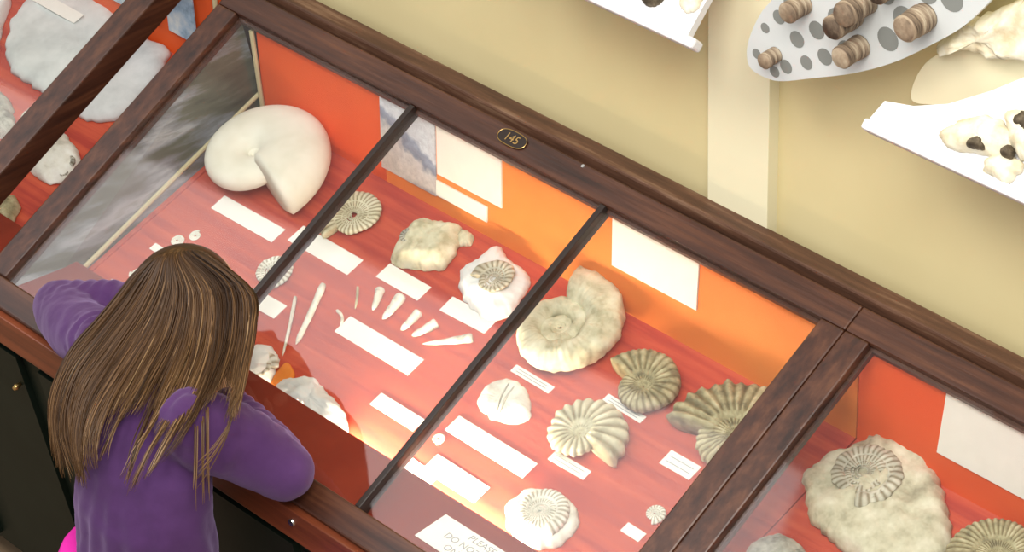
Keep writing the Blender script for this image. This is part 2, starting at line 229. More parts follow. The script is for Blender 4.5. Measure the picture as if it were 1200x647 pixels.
# ---------------------------------------------------------------- the room
fl = bx('floor', -6, 6, -6, 0.66, -0.05, 0, M_['tan']); tag(fl, kind='structure')
wl = bx('wall_back', -6, 6, 0.663, 0.80, 0, 4.2, M_['wall']); tag(wl, kind='structure')
pi_ = bx('trim_1', 1.03, 1.152, 0.64, 0.664, 0, 4.2, M_['pilaster'], bev=0.001); tag(pi_, kind='structure')

# ---------------------------------------------------------------- the display case
case = empty('display_case', Matrix.Translation((0, 0, Z0)))
tag(case, 'long mahogany museum case with sloping glazed lids, coral lining and dark green cupboard base', 'display case')
XR = 2.25; XL = -1.0
# cupboard base, its front leaning in towards the floor
cab = MB()
a = 0.15
zt, zb_ = -0.085, -0.80
yt, yb_ = -0.035, -0.035 + a * 0.715
cab.add([(XL, yt, zt), (XR, yt, zt), (XR, yb_, zb_), (XL, yb_, zb_), (XL, 0.60, zt), (XR, 0.60, zt), (XR, 0.60, zb_), (XL, 0.60, zb_)],
        [[0, 1, 2, 3], [4, 7, 6, 5], [0, 4, 5, 1], [3, 2, 6, 7], [0, 3, 7, 4], [1, 5, 6, 2]])
cab.build('cupboard', M_['green'], case)
bx('plinth', XL + 0.05, XR - 0.05, 0.20, 0.55, -0.88, -0.80, M_['recess'], case)
fn = Vector((0, -1, -a)).normalized()
def front_panel(name, x0, x1, z0, z1, out, mat, par, th=0.006):
    b_ = MB(); f = lambda x, z, o: Vector((x, yt + a * (zt - z), z)) + fn * o
    b_.add([f(x0, z0, -0.004), f(x1, z0, -0.004), f(x1, z1, -0.004), f(x0, z1, -0.004), f(x0, z0, out), f(x1, z0, out), f(x1, z1, out), f(x0, z1, out)],
           [[0, 3, 2, 1], [4, 5, 6, 7], [0, 1, 5, 4], [1, 2, 6, 5], [2, 3, 7, 6], [3, 0, 4, 7]])
    return b_.build(name, mat, par)
for x0 in (-0.995, -0.60, -0.075 - 0.12, 0.115, 0.52, 0.925, 1.33, 1.735):
    d = front_panel('cupboard_door', x0 + 0.0, x0 + 0.25 if x0 > -0.3 else x0 + 0.32, -0.775, -0.115, 0.012, M_['green'], case)
    mbk = MB(); c = Vector((x0 + 0.235, yt + a * 0.11, -0.185)) + fn * 0.02
    mbk.tube([c - fn * 0.008, c + fn * 0.004, c + fn * 0.010], [0.003, 0.006, 0.003], 10); mbk.build('door_knob', M_['brass'], d, True)
for x0 in (-0.06, 0.375, 0.78, 1.185, 1.59): front_panel('recess_strip', x0, x0 + 0.07, -0.76, -0.13, 0.002, M_['recess'], case)
# carcass sides/back of the upper box
bx('front_apron', XL, XR, -0.055, -0.037, -0.088, -0.026, M_['apron'], case, 0.002)
bx('back_rail', XL, XR, 0.604, 0.643, -0.3, 0.312, M_['wood_old'], case, 0.004)
bx('groove', -0.05, XR, 0.588, 0.604, 0.20, 0.288, M_['black'], case)
# display floor, two boards meeting at the seam
bx('floor_board', 0.03, 1.3965, -0.03, 0.592, -0.012, 0, M_['lining'], case, 0, FLM)
bx('floor_board', 1.399, XR, -0.03, 0.592, -0.012, 0, M_['lining'], case, 0, FLM)
bx('floor_board', XL, -0.03, -0.03, 0.80, -0.012, 0, M_['lining'], case, 0, FLM)
bx('floor_edging', 0.030, 0.040, 0.10, 0.59, 0, 0.004, M_['lining'], case, 0, FLM)
# back boards
bx('back_board', 0.03, 0.352, YB, YB + 0.012, 0.06, 0.272, M_['backred'], case)
bx('back_board', 0.352, 1.3965, YB, YB + 0.012, 0.06, 0.272, M_['backor'], case)
bx('back_board', 1.399, XR, YB, YB + 0.012, 0.06, 0.272, M_['backred'], case)
bx('back_board', XL, -0.052, YB + 0.02, YB + 0.03, 0.06, 0.285, M_['backred'], case)
MB().tube([(-0.098, YB + 0.014, 0.09), (-0.098, YB + 0.014, 0.275)], 0.005, 8).build('corner_bead', M_['cream_bead'], case)
# end panel of the bay: grey with reflections painted into its colour, plus a cream batten and a corner bead
def edge_z(y, top): return (y * math.tan(TILT) - 0.012) if top else (FL0 + y * math.tan(FT) - 0.004)
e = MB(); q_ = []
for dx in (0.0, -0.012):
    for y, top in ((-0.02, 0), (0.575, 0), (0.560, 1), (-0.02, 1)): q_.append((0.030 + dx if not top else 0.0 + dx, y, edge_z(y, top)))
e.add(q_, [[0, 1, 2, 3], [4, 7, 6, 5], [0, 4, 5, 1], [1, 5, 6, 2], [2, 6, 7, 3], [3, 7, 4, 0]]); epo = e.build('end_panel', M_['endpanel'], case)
MB().tube([(0.030, 0.10, -0.050), (0.024, 0.566, 0.118)], 0.0045, 8).build('batten', M_['cream_bead'], epo)
MB().tube([(0.034, 0.562, 0.08), (0.024, 0.562, 0.250)], 0.0045, 8).build('corner_bead', M_['cream_bead'], epo)
# ledge inside the front
bx('front_ledge', 0.0, XR, -0.03, 0.130, -0.0295, -0.0195, M_['ledge'], case, 0.001)
bx('front_ledge', XL, -0.05, -0.03, 0.130, -0.0295, -0.0195, M_['ledge'], case, 0.001)
tl = MB().tube([(0.56, 0.112, -0.0395), (1.10, 0.112, -0.0395)], 0.0065, 12).build('strip_lamp', M_['lamp'], case, True)
# lids
def lid(x0, x1, bars, left_w, right_w):
    b_ = MB(); S0, S1 = -0.049, 0.668; t0, t1 = -0.030, 0.006; g0, g1 = 0.0, 0.6195
    L = empty('lid'); L.parent = case
    MB().box(x0 - left_w, x1 + right_w, S0, g0, t0, t1, 0.003, LIDM).build('front_frame_rail', M_['wood_x'], L)
    MB().box(x0 - left_w, x1 + right_w, g1, S1 - 0.002, t0, t1, 0.003, LIDM).build('back_frame_rail', M_['wood_x'], L)
    MB().box(x0 - left_w, x0, g0, g1, t0, t1 - 0.0003, 0.003, LIDM).build('frame_stile', M_['wood_s'], L)
    MB().box(x1, x1 + right_w, g0, g1, t0, t1 - 0.0003, 0.003, LIDM).build('frame_stile', M_['wood_s'], L)
    MB().box(x0 - 0.002, x1 + 0.002, g0 - 0.002, g1 + 0.002, -0.006, -0.0035, 0, LIDM).build('glass_pane', M_['glass'], L)
    mb = MB().box(x0, x0 + 0.006, g0, g1, -0.018, -0.008, 0, LIDM).box(x1 - 0.006, x1, g0, g1, -0.018, -0.008, 0, LIDM).box(x0, x1, g1 - 0.006, g1, -0.018, -0.008, 0, LIDM)
    mb.build('glazing_bead', M_['wood_x'], L)
    for xb in bars: MB().box(xb - 0.0055, xb + 0.0055, g0, g1, -0.022, 0.004, 0.0015, LIDM).build('glazing_bar', M_['black'], L)
    return L
lid(0.0, 1.335, (0.449, 0.888), 0.05, 0.0455)
lid(1.427, 2.20, (), 0.0455, 0.05)
# raised stile of the neighbouring lid on the left
L = empty('lid'); L.parent = case
MB().box(-0.178, -0.122, -0.049, 0.668, 0.006, 0.058, 0.003, LIDM).build('frame_stile', M_['wood_s'], L)
MB().box(XL, -0.178, -0.049, 0.0, 0.006, 0.040, 0.003, LIDM).build('front_frame_rail', M_['wood_x'], L)
MB().box(XL, -0.178, 0.6195, 0.666, 0.006, 0.040, 0.003, LIDM).build('back_frame_rail', M_['wood_x'], L)
MB().box(XL, -0.176, -0.002, 0.622, 0.016, 0.0185, 0, LIDM).build('glass_pane', M_['glass'], L)
bx('sill_rail', XL, -0.05, -0.049, 0.0, -0.03, 0.004, M_['wood_x'], case, 0.002, LIDM)
bx('sill_rail', XL, -0.05, 0.64, 0.666, -0.03, 0.004, M_['wood_x'], case, 0.002, LIDM)
# number plate on the back rail of the lid
pm = LIDM @ Matrix.Translation((0.664, 0.6455, 0.0065))
pts = []
for k in range(48):
    th = 2 * pi * k / 48; c_, s_ = math.cos(th), math.sin(th)
    pts.append((0.030 * math.copysign(abs(c_) ** 0.75, c_), 0.0135 * math.copysign(abs(s_) ** 0.75, s_)))
pv, pf = prism(pts, 0, 0.002); pl_ = MB().add([pm @ Vector(p) for p in pv], pf).build('number_plate', M_['black'], case)
MB().tube([pm @ Vector((x, y, 0.0022)) for x, y in pts + pts[:1]], 0.0008, 6, False).build('plate_rim', M_['brass'], pl_)
def text_mesh(name, s, size, mat, parent, M, align='CENTER', ext=0.0003):
    cu = bpy.data.curves.new(name, 'FONT'); cu.body = s; cu.size = size; cu.extrude = ext; cu.align_x = align; cu.align_y = 'CENTER'
    t = bpy.data.objects.new(name + '_tmp', cu); COL.objects.link(t)
    dg = bpy.context.evaluated_depsgraph_get(); me = bpy.data.meshes.new_from_object(t.evaluated_get(dg)); bpy.data.objects.remove(t)
    me.transform(M); me.materials.clear(); me.materials.append(mat); me.name = name
    o = bpy.data.objects.new(name, me); COL.objects.link(o); o.parent = parent; return o
text_mesh('plate_numerals', '145', 0.021, M_['brass'], pl_, pm @ Matrix.Translation((0, -0.0005, 0.0025)))
# keyhole escutcheon on the apron
ko = MB(); ko.tube([(0.792, -0.0545, -0.050), (0.792, -0.058, -0.050)], [0.007, 0.006], 16); ko.build('escutcheon', M_['silver'], case, False)
kk = MB(); kk.tube([(0.792, -0.058, -0.047), (0.792, -0.0585, -0.047)], 0.0022, 10); kk.build('keyhole', M_['recess'], case)
MB().tube([LIDM @ Vector((0.81, 0.66, 0.004)), LIDM @ Vector((0.81, 0.66, 0.0075))], [0.004, 0.003], 12).build('screw', M_['silver'], case)

# ---------------------------------------------------------------- labels lying on the display floor
def label_card(name, M, wd, dp, mat, th=0.0012): return MB().box(-wd / 2, wd / 2, -dp / 2, dp / 2, 0.0002, th, 0.0).build(name, mat, None, False, M)
LAB = {
 'L1': 'long white label below the smooth ivory nautilus shell', 'L2': 'white label passing under the left glazing bar, in front of the flat cream ammonite',
 'L3': 'white label between the lumpy cream rock and the row of small belemnites', 'L4': 'white label tucked under the white rock that holds a grey ammonite',
 'L5': 'long white label in front of the fan of belemnites', 'L6': 'white label beside the round disc fossil, its left part behind the hair',
 'L7': 'white label near the lower middle of the middle pane, ending at the right glazing bar', 'L8': 'longest white label right of the right glazing bar, in front of the heart shaped rock',
 'L9': 'broad white label beside the dark red ledge in the right pane', 'L10': 'white label half hidden under the ledge near the foot of the right glazing bar',
 'L11': 'narrow white label in front of the largest smooth ammonite', 'L12': 'narrow white label in front of the round ribbed ammonite under the orange board',
 'L13': 'narrow white label in front of the pale ammonite with dark ribs', 'L14': 'small white label in front of the big half hidden ribbed ammonite',
 'L15': 'tiny white label in front of the small round fossil by the double wooden stile', 'L16': 'tiny white label left of the two small round discs',
 'L17': 'slim white label at the left end beside the ledge, partly behind the hair', 'LL': 'white label lying on the big pale slab in the left bay'}
for k, (x, s, wd, dp, rt) in LABELS.items():
    nn = 0.026 if k == 'LL' else 0.0
    o = label_card('specimen_label', floor_at(x, s, rt, nn), wd, dp, M_['card'])
    tag(o, LAB[k], 'label', 'white specimen labels in the case')
    if k in ('L11', 'L12', 'L13', 'L14'):
        mb = MB()
        for q in range(2): mb.box(-wd * 0.40, wd * 0.38, dp * (0.16 - 0.34 * q) - 0.0006, dp * (0.16 - 0.34 * q) + 0.0006, 0.0012, 0.0014)
        mb.build('printed_line', M_['ink'], o)
# sign on the ledge
sg = label_card('notice_card', UPZ @ Matrix.Translation((1.075, 0.062, -0.0195)), 0.185, 0.066, M_['card'])
tag(sg, 'white notice card with grey capitals asking not to lean, lying on the dark red ledge', 'sign')
for q, s_ in enumerate(('PLEASE', 'DO NOT LEAN', 'ON GLASS')):
    text_mesh('printed_line', s_, 0.0175, M_['ink'], sg, Matrix.Translation((0, 0.020 - 0.020 * q, 0.0013)), ext=0.0001)
# cards fixed to the back boards
def back_card(name, q, mat, label, cat, group=None):
    c = Vector((sum(p[0] for p in q) / 4, 0, sum(p[1] for p in q) / 4))
    v, f = prism([(p[0] - c.x, p[1] - c.z) for p in q], -0.003, 0.0)
    o = MB().add([(p[0], p[2], p[1]) for p in v], f).build(name, mat, None, False, Matrix.Translation((c.x, YB - 0.0005, c.z + Z0)))
    return tag(o, label, cat, group)
back_card('photograph_print', [(0.353, 0.261), (0.488, 0.261), (0.480, 0.103), (0.345, 0.103)], M_['photo'], 'photograph of a blue grey mountain on the back board, crossed by the left glazing bar', 'photograph')
back_card('display_card', [(0.492, 0.256), (0.645, 0.256), (0.641, 0.152), (0.487, 0.152)], M_['card'], 'blank looking white card on the back board right of the mountain photograph', 'card', 'white cards on the back board')
back_card('display_card', [(0.483, 0.137), (0.605, 0.137), (0.603, 0.106), (0.481, 0.106)], M_['card'], 'narrow white strip on the back board below the middle white card', 'card', 'white cards on the back board')
back_card('display_card', [(0.896, 0.259), (1.080, 0.259), (1.074, 0.157), (0.892, 0.157)], M_['card'], 'large white card on the orange board just right of the right glazing bar', 'card', 'white cards on the back board')
back_card('display_card', [(1.563, 0.262), (1.80, 0.262), (1.79, 0.134), (1.551, 0.134)], M_['card'], 'large white card on the red board in the right-hand bay behind the big yellow rock', 'card', 'white cards on the back board')
o = back_card('photograph_print', [(-0.245, 0.24), (-0.165, 0.24), (-0.165, 0.135), (-0.245, 0.135)], M_['sky_photo'], 'small blue photograph seen between the two wooden bars at the left', 'photograph'); o.location.y += 0.016
o = back_card('photograph_print', [(-0.42, 0.24), (-0.275, 0.24), (-0.275, 0.135), (-0.42, 0.135)], M_['sky_photo'], 'pale blue photograph above the big pale slab at the top left', 'photograph'); o.location.y += 0.016

# ---------------------------------------------------------------- fossils
def spline(pts, n):
    out = []; m = len(pts)
    for i in range(n):
        t = i / n * m; k = int(t); u = t - k
        p0, p1, p2, p3 = [Vector(pts[(k + j) % m]) for j in (-1, 0, 1, 2)]
        out.append(0.5 * ((2 * p1) + (-p0 + p2) * u + (2 * p0 - 5 * p1 + 4 * p2 - p3) * u * u + (-p0 + 3 * p1 - 3 * p2 + p3) * u ** 3))
    return out
def rock_mb(poly, c, h, seed, rough=0.006, p=4.0, n=96, rings=16, freq=26, edge=0.0025):
    pts = [Vector((q[0] - c[0], q[1] - c[1])) for q in poly]; pts = spline(pts, n)
    v = []; f = []
    for i, q in enumerate(pts):
        q = q + q.normalized() * edge * 2 * fbm((q.x, q.y, 0.3), 60, seed); pts[i] = q
    for j in range(rings + 1):
        g = math.cos(pi / 2 * (j / rings)) if j < rings else 0.0
        if j == 0: gg, z = 0.975, 0.0
        else: gg = 1.0 - (1 - g) * 1.0 if j > 1 else 1.0; z = h * (1 - gg ** p) ** 0.55 if j > 1 else h * 0.10
        if j == rings:
            v.append(Vector((0, 0, h + rough * fbm((0, 0, 0), freq, seed)))); break
        for q in pts:
            x, y = q.x * gg, q.y * gg; d = rough * fbm((x, y, z), freq, seed) * (1.0 if j > 1 else 0.2) + rough * 0.35 * abs(fbm((x, y, z), freq * 3.2, seed + 3)) * (j > 1)
            v.append(Vector((x, y, max(z + d, 0.0 if j == 0 else 0.001))))
    for j in range(rings - 1):
        for k in range(n): f.append([j * n + k, j * n + (k + 1) % n, (j + 1) * n + (k + 1) % n, (j + 1) * n + k])
    last = len(v) - 1; b0 = (rings - 1) * n
    for k in range(n): f.append([b0 + k, b0 + (k + 1) % n, last])
    f.append(list(range(n))[::-1])
    mb = MB(); mb.add(v, f); return mb
def rock(key, h, seed, mat, label, cat='rock', rough=0.006, p=4.0, freq=26, name='fossil_rock', edge=0.0025, group=None):
    poly = POLY[key]; c = (sum(q[0] for q in poly) / len(poly), sum(q[1] for q in poly) / len(poly))
    o = rock_mb(poly, c, h, seed, rough, p, freq=freq, edge=edge).build(name, mat, None, True, floor_at(c[0], c[1]))
    tag(o, label, cat, group); o['c'] = 0; del o['c']; return o, c
def shell_mb(Rm, a0, sgn, W, thick=0.9, ribs=0, amp=0.0, turns=3.2, zc=None, seed=0, rough=0.0, over=1.08, nsec=26, nstep=64, power=1.0, flare=0.0, bif=False):
    """planispiral shell lying on z = 0; Rm = radius at the mouth, a0 = the mouth's angle, sgn = side the coil grows back to, W = growth per turn"""
    nstep = max(nstep, int(ribs * 7)); turns = turns + 1.2; n = int(turns * nstep); v = []; f = []; gr = []
    bmax = 0.5 * Rm * (1 - 1 / W) * over * thick
    zc = bmax if zc is None else zc
    for i in range(n + 1):
        phi = turns * 2 * pi * i / n
        ro = Rm * W ** (-phi / (2 * pi)); ri = ro / W
        ar = 0.5 * (ro - ri) * over; rc = ro - ar; bz = ar * thick * (1 + flare * math.exp(-phi * 1.5))
        ang = a0 + sgn * phi; e = Vector((math.cos(ang), math.sin(ang), 0))
        for k in range(nsec):
            th = 2 * pi * k / nsec; c_, s_ = math.cos(th), math.sin(th)
            rr = 1.0
            if ribs:
                wv = math.cos(ribs * phi + 0.9 * s_ * s_ * 0 + 0.5 * c_)
                if bif and c_ > 0.2: wv = max(wv, math.cos(ribs * phi + pi) * 0.8)
                rr += amp * (wv - 0.2) * min(1.0, 0.35 + abs(s_)) * (1 if c_ > -0.7 else 0.2)
            x = math.copysign(abs(c_) ** power, c_) * ar * rr; z = math.copysign(abs(s_) ** power, s_) * bz * rr
            P = e * (rc + x) + Vector((0, 0, z + zc))
            if rough: P += (P - (e * rc + Vector((0, 0, zc)))).normalized() * rough * fbm(P, 40, seed)
            P.z = max(P.z, 0.0003 * k / nsec)
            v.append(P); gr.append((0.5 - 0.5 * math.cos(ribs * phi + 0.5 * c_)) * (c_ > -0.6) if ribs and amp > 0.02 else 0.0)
    for i in range(n):
        for k in range(nsec): f.append([i * nsec + k, i * nsec + (k + 1) % nsec, (i + 1) * nsec + (k + 1) % nsec, (i + 1) * nsec + k])
    # mouth: a dished end
    c0 = sum((v[k] for k in range(nsec)), Vector()) / nsec
    t = Vector((math.sin(a0), -math.cos(a0), 0)) * sgn
    m_ = len(v); inner = [c0 + (v[k] - c0) * 0.80 + t * (0.05 * Rm) for k in range(nsec)]; v += inner
    for k in range(nsec): f.append([(k + 1) % nsec, k, m_ + k, m_ + (k + 1) % nsec])
    f.append([m_ + k for k in range(nsec)]); f.append([n * nsec + k for k in range(nsec)][::-1])
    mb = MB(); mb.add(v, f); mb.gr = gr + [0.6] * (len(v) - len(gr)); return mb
def shell(x, s, label, mat, name='ammonite_fossil', group='ammonites on the coral lining', cat='fossil', **kw):
    o = shell_mb(**kw).build(name, mat, None, True, floor_at(x, s)); return tag(o, label, cat, group)
D = math.radians
shell(0.138, 0.482, 'large smooth ivory nautilus shell at the back left of the case', M_['ivory'], 'nautilus_shell', None, 'shell', Rm=0.160, a0=D(-18), sgn=1, W=2.35, thick=0.62, turns=2.4, over=1.62, power=0.9)
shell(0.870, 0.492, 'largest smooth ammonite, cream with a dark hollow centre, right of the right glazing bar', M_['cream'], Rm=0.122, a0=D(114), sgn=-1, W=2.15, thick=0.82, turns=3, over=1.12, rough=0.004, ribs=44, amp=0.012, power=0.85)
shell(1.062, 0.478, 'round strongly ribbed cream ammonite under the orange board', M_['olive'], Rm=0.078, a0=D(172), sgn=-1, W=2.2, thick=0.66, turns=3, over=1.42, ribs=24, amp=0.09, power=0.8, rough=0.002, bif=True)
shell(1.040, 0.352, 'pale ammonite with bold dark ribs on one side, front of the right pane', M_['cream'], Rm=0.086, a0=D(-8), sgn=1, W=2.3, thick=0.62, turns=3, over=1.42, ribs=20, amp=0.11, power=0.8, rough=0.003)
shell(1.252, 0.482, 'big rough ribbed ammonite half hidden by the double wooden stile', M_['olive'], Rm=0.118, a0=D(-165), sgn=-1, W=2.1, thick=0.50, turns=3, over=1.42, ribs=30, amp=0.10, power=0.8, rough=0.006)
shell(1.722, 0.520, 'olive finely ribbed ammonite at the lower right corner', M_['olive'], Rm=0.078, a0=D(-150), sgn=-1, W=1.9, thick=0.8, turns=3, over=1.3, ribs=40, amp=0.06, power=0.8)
shell(0.365, 0.498, 'flat cream ammonite just right of the left glazing bar', M_['cream'], Rm=0.066, a0=D(-100), sgn=-1, W=1.65, thick=0.45, turns=3, over=1.3, ribs=30, amp=0.05, rough=0.003, power=0.8)
shell(0.330, 0.330, 'flat round disc ammonite under the left glazing bar', M_['pale'], Rm=0.041, a0=D(-60), sgn=1, W=1.5, thick=0.55, turns=3, over=1.05, ribs=24, amp=0.06, rough=0.002)
shell(1.231, 0.309, 'very small round ammonite beside the foot of the double wooden stile', M_['pale'], Rm=0.021, a0=D(-60), sgn=1, W=1.8, thick=0.6, turns=3, ribs=16, amp=0.08)
rk, c = rock('A8', 0.016, 5, M_['pale'], 'round pale slab carrying a ribbed coiled ammonite, at the front of the right pane', 'fossil', 0.0015, 8)
shell_mb(Rm=0.052, a0=D(-25), sgn=1, W=1.75, thick=0.75, turns=3.5, ribs=30, amp=0.10).build('ammonite', M_['pale'], rk, True).location = (1.088 - c[0], 0.206 - c[1], 0.010)
rk, c = rock('A3', 0.026, 9, M_['chalk'], 'white jagged rock holding a small grey ammonite, left of the right glazing bar', 'fossil', 0.006, 3.4)
shell_mb(Rm=0.044, a0=D(200), sgn=-1, W=1.8, thick=0.42, turns=3, ribs=20, amp=0.03, rough=0.003, over=1.15).build('ammonite', M_['castgrey'], rk, True).location = (0.700 - c[0], 0.512 - c[1], 0.0245)
rk, c = rock('A2', 0.030, 12, M_['cream'], 'lumpy cream rock with a grey cut face in the middle pane', 'fossil', 0.008, 2.6)
shell_mb(Rm=0.020, a0=D(90), sgn=1, W=1.8, thick=0.5, turns=2.5, ribs=14, amp=0.06).build('ammonite', M_['greyf'], rk, True).location = (0.500 - c[0], 0.506 - c[1], 0.0225)
rock('A2k', 0.012, 14, M_['cream'], 'tiny cream fragment touching the right side of the lumpy cream rock', 'fossil', 0.002, 3)
rk, c = rock('A6', 0.018, 16, M_['pale'], 'heart shaped white rock with a dark crack, right pane', 'fossil', 0.003, 5)
mb = MB()
for q in range(2): mb.tube([(-0.012 + 0.012 * q, 0.026, 0.0185), (-0.004 + 0.010 * q, 0.0, 0.0195), (0.012 + 0.006 * q, -0.028, 0.0175)], [0.001, 0.0022, 0.0008], 6)
mb.build('crack_fossil', M_['greyf'], rk)
rk, c = rock('A13', 0.020, 18, M_['chalk'], 'white cut fossil against the ledge just right of the hair', 'fossil', 0.004, 3)
shell_mb(Rm=0.034, a0=D(30), sgn=1, W=1.7, thick=0.4, turns=2.5, ribs=10, amp=0.05).build('ammonite', M_['pale'], rk, True).location = (0.478 - c[0], 0.165 - c[1], 0.012)
rock('A14', 0.022, 20, M_['chalk'], 'bright white ragged rock pushed against the dark red ledge', 'rock', 0.008, 3)
rock('TRI', 0.006, 22, M_['orange'], 'small orange three cornered chip between the two white rocks at the ledge', 'chip', 0.0006, 9, name='orange_chip', edge=0.0005)
rk, c = rock('R1', 0.034, 24, M_['yellowrock'], 'big broken yellowish limestone block in the right-hand bay with an ammonite cast', 'rock', 0.010, 6, 20, edge=0.006)
shell_mb(Rm=0.066, a0=D(-60), sgn=1, W=1.6, thick=0.30, turns=3, ribs=30, amp=0.022, rough=0.006, over=1.1).build('ammonite', M_['castgrey'], rk, True).location = (1.468 - c[0], 0.528 - c[1], 0.0315)
rock('R2', 0.026, 26, M_['greyf'], 'rounded grey rock at the bottom edge right of the double stile', 'rock', 0.005, 2.6)
rk, c = rock('LS', 0.022, 28, M_['slab'], 'very large pale grey slab filling the left bay', 'rock', 0.004, 10, 14, edge=0.003)
shell_mb(Rm=0.062, a0=D(-80), sgn=-1, W=1.9, thick=0.4, turns=3, ribs=20, amp=0.05, rough=0.003).build('ammonite', M_['cream'], rk, True).location = (-0.325 - c[0], 0.490 - c[1], 0.0275)
rock('LS2', 0.030, 30, M_['chalk'], 'white rock at the left edge beside the very large pale slab', 'rock', 0.008, 4, 18)
rock('LR', 0.034, 32, M_['greyf'], 'rounded grey green rock at the left edge below the white rock', 'rock', 0.006, 2.5)
rk, c = rock('LC', 0.026, 34, M_['pale'], 'oval pale rock with a cluster of small shells, under the left wooden bar', 'rock', 0.005, 3)
for q, (dx, dy, rr) in enumerate(((0.075, -0.012, 0.021), (0.052, -0.035, 0.018), (0.042, 0.002, 0.016), (0.092, -0.030, 0.012), (0.02, -0.03, 0.013))):
    shell_mb(Rm=rr, a0=D(50 * q), sgn=1, W=2, thick=0.8, turns=2.5, ribs=12, amp=0.08, nstep=32, nsec=14).build('small_shell', M_['greyf'], rk, True).location = (dx, dy, 0.010)
rock('LR2', 0.030, 36, M_['olive'], 'olive brown rock at the left edge nearest the front rail', 'rock', 0.006, 2.6)
# discs
for q, (x, s, r, lb) in enumerate(((0.121, 0.288, 0.0145, 'left one of the two tiny round discs beyond the girl'), (0.142, 0.314, 0.0135, 'right one of the two tiny round discs beyond the girl'),
                                   (0.116, 0.196, 0.016, 'small pale disc mostly hidden behind the hair at the left'), (0.836, 0.228, 0.013, 'tiny white ring shaped fossil right of the right glazing bar'))):
    mb = shell_mb(Rm=r, a0=D(100 * q), sgn=1, W=1.5, thick=0.5, turns=3, nstep=32, nsec=14)
    tag(mb.build('disc_fossil', M_['pale'], None, True, floor_at(x, s)), lb, 'fossil', 'tiny disc fossils')
# belemnites
BL = {'B1': (0.0036, 0.0022, 'thin pale rod left of the thicker rod in the middle pane'), 'B2': (0.0062, 0.0046, 'longest thick pale rod fossil in the middle pane'),
      'B3': (0.0024, 0.0018, 'thinnest brown needle at the left end of the belemnite fan'), 'B4': (0.0085, 0.0035, 'first short pale cone of the fan, right of the brown needle'),
      'B5': (0.0105, 0.0045, 'widest pale cone, second in the belemnite fan'), 'B6': (0.0085, 0.0045, 'third short cone in the middle of the belemnite fan'),
      'B7': (0.0095, 0.0040, 'fourth cone of the belemnite fan, lying flatter'), 'B8': (0.0085, 0.0020, 'last and longest cone at the right end of the belemnite fan'),
      'B9': (0.0032, 0.0022, 'tiny white curved hook at the corner of the long label')}
for k, (r0, r1, lb) in BL.items():
    (ax, ay), (bx_, by_) = SPIKES[k]; A = Vector((ax, ay)); B = Vector((bx_, by_)); c = (A + B) / 2; dv = (B - A)
    P = []; Rr = []; nn = 14
    for i in range(nn + 1):
        t = i / nn; r = r0 + (r1 - r0) * t
        if t > 0.82: r *= math.sqrt(max(0.02, 1 - ((t - 0.82) / 0.18) ** 2))
        if t < 0.04: r *= 0.8
        bend = 0.003 * math.sin(t * pi) * (2 if k == 'B9' else 0.4)
        q = A + dv * t - c + Vector((-dv.y, dv.x)).normalized() * bend
        P.append(Vector((q.x, q.y, max(r0, r1) * 0.97))); Rr.append(r * (1 + 0.06 * math.sin(17 * t + r0 * 900)))
    o = MB().tube(P, Rr, 14).build('belemnite_fossil', M_['olive'] if k == 'B3' else M_['belemnite'], None, True, floor_at(c.x, c.y))
    tag(o, lb, 'fossil', 'belemnites in the middle pane')

# ---------------------------------------------------------------- wall displays
SHM = frame((0, 0.50, 0.6985 + Z0), (1, 0, 0), (0, math.cos(pi / 4), math.sin(pi / 4)), (0, -math.sin(pi / 4), math.cos(pi / 4)))
def wall_shelf(poly, label, lip, rest):
    c = Vector((poly[0][0], 0, 0)); M = SHM @ Matrix.Translation(c)
    v, f = prism([(p[0] - c.x, p[1]) for p in poly], -0.014, 0)
    root = empty('wall_shelf', M)
    MB().add(v, f).build('shelf_board', M_['white'], root)
    MB().box(0, lip, -0.010, 0.006, -0.016, 0.010, 0.004).build('shelf_lip', M_['white'], root)
    # arm back to the wall
    x0, x1 = rest
    MB().box(x0, x1, 0.02, 0.05, -0.11, -0.013, 0.002).build('bracket', M_['white'], root)
    return tag(root, label, 'shelf', 'white sloping wall shelves')
wall_shelf([(0.72, 0), (1.135, 0), (1.112, 0.006), (1.112, 0.16), (0.72, 0.16)], 'white sloping wall shelf at the top centre, left of the pilaster', 0.415, (0.16, 0.19))
wall_shelf([(1.445, 0), (1.85, 0), (1.85, 0.222), (1.72, 0.205), (1.67, 0.178), (1.63, 0.146), (1.593, 0.109), (1.545, 0.070), (1.499, 0.048), (1.455, 0.038)], 'white sloping wall shelf with a curved back edge at the right', 0.405, (0.2, 0.23))
def lump(poly, base, h, seed, mat, name, label, rough=0.006, p=2.6, cat='fossil', parts=()):
    c = (sum(q[0] for q in poly) / len(poly), sum(q[1] for q in poly) / len(poly))
    o = rock_mb(poly, c, h, seed, rough, p, n=72, rings=12).build(name, mat, None, True, base @ Matrix.Translation((c[0], c[1], 0)))
    return tag(o, label, cat), c
lump([(1.556, 0.027), (1.575, 0.05), (1.597, 0.073), (1.629, 0.078), (1.653, 0.072), (1.668, 0.057), (1.655, 0.034), (1.621, 0.025), (1.585, 0.017)], SHM, 0.026, 41, M_['bone'], 'fossil_bone', 'pointed ivory bone with one dark patch on the right wall shelf')
lump([(1.636, 0.09), (1.66, 0.107), (1.700, 0.103), (1.727, 0.06), (1.700, 0.040), (1.672, 0.05), (1.650, 0.070)], SHM, 0.034, 42, M_['bone'], 'fossil_bone', 'rounded ivory bone topped by dark rock at the far right of the wall shelf')
lump([(1.642, 0.008), (1.640, 0.023), (1.661, 0.044), (1.688, 0.038), (1.690, 0.010), (1.667, 0.004)], SHM, 0.020, 43, M_['bone'], 'fossil_bone', 'small cream bone at the front lip of the right wall shelf')
